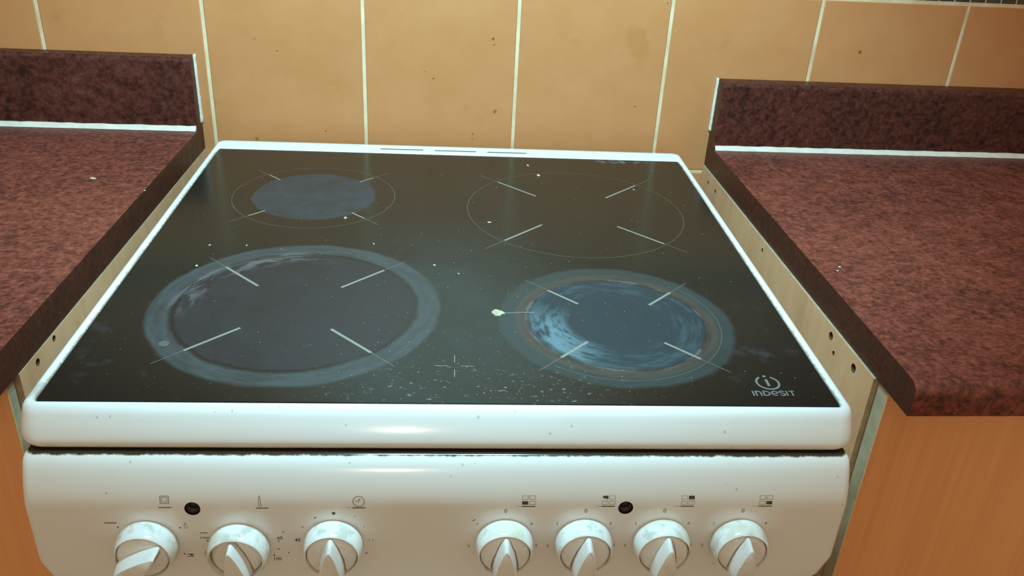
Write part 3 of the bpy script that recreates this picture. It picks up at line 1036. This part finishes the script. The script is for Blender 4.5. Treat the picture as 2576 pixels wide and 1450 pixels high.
text(bm, '60', -0.1243, -0.0938, 0.0042, 1, 0.00005)
dot(bm, -0.1253, -0.0968, 0.0005); dot(bm, -0.1259, -0.1046, 0.0005); dot(bm, -0.1296, -0.1110, 0.0006)
dot(bm, -0.1216, -0.0880, 0.0006, 1); dot(bm, -0.1188, -0.1082, 0.0006, 1)
text(bm, '100', -0.1276, -0.1146, 0.0042, 1, 0.00005)
ribbon(bm, [(-0.1789, -0.1058), (-0.1793, -0.1110)], 0.0004, onpanel, mi=1)
printed('knob_scale', bm, 'printed temperatures max, 60 and 100')
bm = bmesh.new()
dot(bm, -0.0842, -0.0702, 0.0013)
fill(bm, [(-0.0989, -0.0751), (-0.0966, -0.0743), (-0.0975, -0.0736)], onpanel)
dot(bm, -0.1071, -0.0832, 0.0005)
text(bm, '45', -0.1115, -0.0960, 0.0044, 0, 0.00004)
ribbon(bm, [(-0.1073, -0.0987), (-0.1058, -0.0991)], 0.0004, onpanel)
dot(bm, -0.0615, -0.1092, 0.0006); dot(bm, -0.0625, -0.0830, 0.0004, 1)
ribbon(bm, [(-0.0592, -0.0952), (-0.0592, -0.0972)], 0.0003, onpanel, mi=1)
ribbon(bm, [(-0.0565, -0.0952), (-0.0565, -0.0972)], 0.0003, onpanel, mi=1)
ribbon(bm, [(-0.0695, -0.0735), (-0.0685, -0.0728)], 0.0003, onpanel, mi=1)
printed('knob_scale', bm, 'printed minute marks with 45')

# --- knobs
def lathe_y(bm, prof, n=56, mi=0, cap0=True, cap1=True):
    rings = [[bm.verts.new((r * math.cos(2 * PI * k / n), -h, r * math.sin(2 * PI * k / n))) for k in range(n)] for r, h in prof]
    for a, b in zip(rings, rings[1:]):
        for k in range(n):
            bm.faces.new((a[k], a[(k + 1) % n], b[(k + 1) % n], b[k])).material_index = mi
    if cap0: bm.faces.new(rings[0]).material_index = mi
    if cap1: bm.faces.new(rings[-1]).material_index = mi
def knob(i, angle, dirty, recess=0.0, big=1.0, label=''):
    bm = bmesh.new()
    lathe_y(bm, [(0.0206 * big, 0.0000), (0.0210 * big, 0.0006), (0.0215 * big, 0.0030), (0.0215 * big, 0.0060), (0.0211 * big, 0.0100), (0.0205 * big, 0.0135), (0.0199 * big, 0.0155), (0.0193 * big, 0.0164), (0.0189, 0.0163), (0.0187, 0.0158), (0.0187, 0.0080)])
    k = from_bm('control_knob', bm, [dirty], cooker, False, loc=(KX[i], PY + 0.0002, KZ[i] + GZ))
    sharp(k, 60)
    k['label'] = label
    bm = bmesh.new()
    h = 0.0168 - recess
    R = 0.0181
    lathe_y(bm, [(R - 0.0002, 0.0085), (R, h - 0.0026), (R - 0.0004, h - 0.0020), (R - 0.0010, h - 0.0013), (R - 0.0018, h - 0.0006), (R - 0.0026, h - 0.0001), (R - 0.0036, h + 0.0002), (0.006, h + 0.0003)])
    f = from_bm('knob_face', bm, MT['knob_clean'], k, False)
    sharp(f, 75)
    # grip: pointed wedge
    base = [(0.0, 0.0177), (0.0014, 0.0171), (0.0026, 0.0150), (0.0046, 0.0105), (0.0066, 0.0050), (0.0082, -0.0010), (0.0092, -0.0070), (0.0094, -0.0120), (0.0088, -0.0152)]
    front = [(0.0, 0.0166), (0.0010, 0.0160), (0.0023, 0.0132), (0.0041, 0.0080), (0.0055, 0.0025), (0.0068, -0.0030), (0.0076, -0.0080), (0.0078, -0.0125), (0.0074, -0.0150)]
    bm = bmesh.new()
    H = 0.0126
    def ringof(o, y, s=1.0):
        L = [(-x, z) for x, z in o[:0:-1]]
        pts = [(x * s, z * s) for x, z in (o + L)]
        return [bm.verts.new((x, y, z)) for x, z in pts]
    lerp = lambda a, b, q: [((1 - q) * p[0] + q * r[0], (1 - q) * p[1] + q * r[1]) for p, r in zip(a, b)]
    rs = [ringof(base, -h + 0.0010), ringof(base, -h - 0.0002)]
    for q in (0.3, 0.6, 0.9):
        rs.append(ringof(lerp(base, front, q), -h - H * q))
    rs.append(ringof(lerp(base, front, 0.98), -h - H * 0.97, 0.985))
    rs.append(ringof(front, -h - H, 0.95))
    for a, b in zip(rs, rs[1:]):
        for q in range(len(a)):
            bm.faces.new((a[q], a[(q + 1) % len(a)], b[(q + 1) % len(a)], b[q]))
    bm.faces.new(rs[0]); bm.faces.new(rs[-1])
    g = from_bm('knob_grip', bm, MT['knob_clean'], k, False)
    sharp(g, 50)
    # greasy line at the foot of the grip
    bm = bmesh.new()
    rnd = random.Random(i * 7 + 1)
    for s in (-1, 1):
        if i in (3,) or (i in (0, 1, 2, 5) and s > 0) or (i in (4, 6) and s < 0):
            pts = [(s * (x + 0.0003), z) for x, z in base[1:8]]
            ribbon(bm, [(x + rnd.uniform(-1, 1) * 0.0003, z) for x, z in pts], 0.0002, lambda x, z: (x, -h - 0.00045, z), w2=0.0009)
    if len(bm.faces):
        from_bm('grease_line', bm, MT['grease'], k)['label'] = 'brown grease along the foot of the grip'
    else:
        bm.free()
    if angle:
        for ch in k.children:
            ch.rotation_euler = (0, angle, 0)
    return k
kl = ['oven function knob, its grip turned to the upper right', 'oven temperature knob, greasy with a recessed face', 'timer knob with speckled grimy collar',
      'front left zone knob, first of the right-hand four', 'rear left zone knob, second of the right-hand four', 'rear right zone knob, third of the right-hand four', 'front right zone knob, nearest the right end']
for i in range(7):
    knob(i, math.radians(50) if i == 0 else (-math.radians(7) if i == 1 else (math.radians(3) if i > 3 else 0.0)), MT['knob'],
         recess=0.0035 if i == 1 else 0.0, big=1.03 if i == 1 else 1.0, label=kl[i])

# --- body behind and below
bm = bmesh.new()
box(bm, -0.292, 0.292, -0.0108, 0.576, -0.80, -0.0275)
part('chassis', bm, MT['chassis'])['label'] = 'chassis coloured near-black for the shade in the seam under the rim'
for s in (-1, 1):
    bm = bmesh.new()
    a, b = sorted((s * 0.2925, s * 0.2965))
    box(bm, a, b, -0.0100, 0.580, -0.80, -0.0360)
    part('side_wall', bm, MT['enamel'])
bm = bmesh.new()
box(bm, -0.295, 0.295, -0.0330, -0.0112, -0.620, -0.1485)
o = part('oven_door', bm, MT['enamel'])
bm = bmesh.new()
box(bm, -0.235, 0.235, -0.0345, -0.0328, -0.560, -0.230)
part('door_window', bm, MT['oven_glass'], o)
bm = bmesh.new()
for s in (-1, 1):
    cyl(bm, (s * 0.20, -0.032, -0.180), (0, -1, 0), 0.007, 0.030, 16)
cyl(bm, (-0.225, -0.060, -0.180), (1, 0, 0), 0.008, 0.45, 20)
part('door_handle', bm, MT['enamel'], o, True)
bm = bmesh.new()
box(bm, -0.295, 0.295, -0.0300, -0.0112, -0.800, -0.630)
part('storage_drawer', bm, MT['enamel'])
for sx in (-0.26, 0.26):
    for sy in (0.03, 0.53):
        bm = bmesh.new()
        cyl(bm, (sx, sy, -GZ + 0.0), (0, 0, 1), 0.018, GZ - 0.80, 16)
        part('foot', bm, MT['chassis'])
# screw at the left end of the panel
bm = bmesh.new()
cyl(bm, (-0.2935, -0.0235, -0.0450), (-1, 0, 0), 0.0028, 0.0050, 16)
part('end_screw', bm, MT['chassis'])['label'] = 'dark screw head at the left end of the panel'

# ================================================================== CRUMBS AND DUST
RC = Matrix.Rotation(-0.0115, 4, 'Z')
def hobpt(x, y, z=ZG):
    v = RC @ Vector((x, y, 0))
    return Vector((v.x + 0.0006, v.y, z + GZ))
def lump(seed, sx, sy, sz, mat, name='crumb'):
    rnd = random.Random(seed)
    bm = bmesh.new()
    bmesh.ops.create_icosphere(bm, subdivisions=2, radius=1.0)
    off = [Vector((rnd.uniform(-1, 1), rnd.uniform(-1, 1), rnd.uniform(-1, 1))).normalized() for _ in range(5)]
    am = [rnd.uniform(0.1, 0.35) for _ in off]
    for v in bm.verts:
        n = v.co.normalized()
        k = 1 + sum(a * max(0, n.dot(o)) ** 2 for a, o in zip(am, off)) - 0.2 + rnd.uniform(-0.06, 0.06)
        v.co = Vector((n.x * k * sx, n.y * k * sy, max(n.z * k, -0.35) * sz))
    zmin = min(v.co.z for v in bm.verts)
    for v in bm.verts:
        v.co.z -= zmin
    return from_bm(name, bm, mat)

W, B, K, D = 'crumb_white', 'crumb', 'crumb_dark', 'crumb'
crumbs = [
    (0.1051, 0.4794, 0.0022, 0.0019, 0.0014, W, 'bright white crumb inside the rear right ring, towards the back of the hob'),
    (0.0944, 0.5139, 0.0017, 0.0019, 0.0016, B, 'small greyish crumb near the back rim, behind the rear right ring'),
    (0.0388, 0.3324, 0.0029, 0.0019, 0.0012, B, 'flat pale crumb just inside the left side of the rear right ring'),
    (-0.1140, 0.3352, 0.0025, 0.0020, 0.0016, B, 'beige crumb at the lower edge of the blue rear left disc'),
    (-0.2382, 0.2162, 0.0015, 0.0015, 0.0012, W, 'white speck left of the front left ring, nearest the rim'),
    (-0.2372, 0.2616, 0.0016, 0.0014, 0.0010, B, 'pale crumb behind the front left ring, near the left rim'),
    (-0.2019, 0.2624, 0.0010, 0.0010, 0.0008, W, 'tiny white speck behind the front left ring'),
    (-0.0177, 0.2274, 0.0016, 0.0011, 0.0008, W, 'pale flake in the middle of the hob, left of centre'),
    (0.0056, 0.2099, 0.0013, 0.0014, 0.0008, B, 'dull flake in the very middle of the hob'),
    (-0.0791, 0.2722, 0.0010, 0.0010, 0.0008, W, 'tiny white speck between the two left-hand zones'),
    (0.2164, 0.4409, 0.0011, 0.0011, 0.0009, W, 'tiny white speck on the upper right mark of the rear right zone'),
]
for i, (x, y, sx, sy, sz, m, lab) in enumerate(crumbs):
    o = lump(11 + i, sx * 0.8, sy * 0.8, sz * 0.8, MT[m])
    o.location = hobpt(x, y, 0.0006)
    o.rotation_euler = (0, 0, i * 1.3)
    tag(o, lab, 'crumb', 'crumbs scattered on the hob')
for i, (x, y, z, r, lab) in enumerate([(-0.3968, 0.4226, -0.0082, 0.0026, 'whitish crumb lying on the left-hand worktop near its back'),
                               (-0.3320, 0.3902, -0.0082, 0.0010, 'tiny white crumb on the cut edge of the left-hand worktop'),
                               (0.3947, 0.2372, -0.0136, 0.0012, 'rear one of two tiny white crumbs on the right-hand worktop'),
                               (0.3888, 0.2281, -0.0136, 0.0011, 'front one of two tiny white crumbs on the right-hand worktop')]):
    o = lump(50 + i, r * 1.2, r * 0.8, r * 0.5, MT['crumb_white' if i else 'crumb'])
    o.location = (x, y, z + Z0)
    tag(o, lab, 'crumb', 'crumbs on the worktops')
# dried yellow spill with a thin tail
rnd = random.Random(4)
bm = bmesh.new()
N = 22
prof2 = [(0.0080, 0.55, 0.0002), (0.0072, 0.85, 0.0008), (0.0045, 1.0, 0.0012)]
rings = []
ph = [rnd.uniform(0.8, 1.15) for _ in range(N)]
for r, q, h in ((0.0056, 1, 0.0), (0.0053, 1, 0.0006), (0.0040, 1, 0.0010), (0.0020, 1, 0.0009)):
    ring_ = []
    for k in range(N):
        a = 2 * PI * k / N
        rr = r * ph[k]
        ring_.append(bm.verts.new((rr * math.cos(a) * (1.25 if math.cos(a) > 0.9 else 1.0), rr * math.sin(a) * 0.95, h + rnd.uniform(0, 0.0002))))
    rings.append(ring_)
for a, b in zip(rings, rings[1:]):
    for k in range(N):
        bm.faces.new((a[k], a[(k + 1) % N], b[(k + 1) % N], b[k]))
bm.faces.new(rings[0]); bm.faces.new(rings[-1])
o = from_bm('dried_spill', bm, MT['blob'])
o.location = hobpt(0.0395, 0.1360, 0.0006)
tag(o, 'dried yellowish blob with a thin tail left of the front right zone', 'spill')
bm = bmesh.new()
pts = [(0.0060, 0.0003), (0.0105, 0.0000), (0.0170, 0.0012), (0.0250, 0.0016), (0.0330, 0.0014)]
ribbon(bm, pts, 0.0006, lambda x, y: (x, y, 0.00012))
from_bm('tail', bm, MT['dust'], o)
# round dried drip on the pale ring of the front left zone
bm = bmesh.new()
cyl(bm, (0, 0, 0), (0, 0, 1), 0.0042, 0.00018, 28, 0.0038)
o = from_bm('dried_drip', bm, MT['stain'])
o.location = hobpt(-0.2286, 0.0788, 0.0006)
tag(o, 'small round pale dried drip on the left side of the front left ring', 'drip')
# uncountable light dust specks on the glass
bm = bmesh.new()
rnd = random.Random(77)
n = 0
while n < 900:
    if n < 380:
        x, y = rnd.gauss(0.02, 0.09), abs(rnd.gauss(0, 0.055)) + 0.003
    elif n < 640:
        x, y = rnd.gauss(0.0, 0.10), rnd.gauss(0.18, 0.08)
    else:
        x, y = rnd.uniform(-0.28, 0.28), rnd.uniform(0.01, 0.53)
    if abs(x) > 0.285 or not 0.004 < y < 0.54:
        continue
    r = rnd.choice((0.0002, 0.0002, 0.0003, 0.0004, 0.0006))
    a = rnd.uniform(0, PI)
    e = rnd.uniform(0.4, 1.0)
    p = hobpt(x, y, 0.00075)
    q = [(math.cos(a) * r, math.sin(a) * r), (-math.sin(a) * r * e, math.cos(a) * r * e), (-math.cos(a) * r, -math.sin(a) * r), (math.sin(a) * r * e, -math.cos(a) * r * e)]
    lo = [bm.verts.new((p.x + u, p.y + v, p.z)) for u, v in q]
    top = bm.verts.new((p.x, p.y, p.z + r * 0.7))
    for k in range(4):
        bm.faces.new((lo[k], lo[(k + 1) % 4], top))
    bm.faces.new(lo)
    n += 1
tag(from_bm('dust_specks', bm, MT['dust']), 'fine pale dust and limescale specks strewn over the black glass', 'dust', kind='stuff')
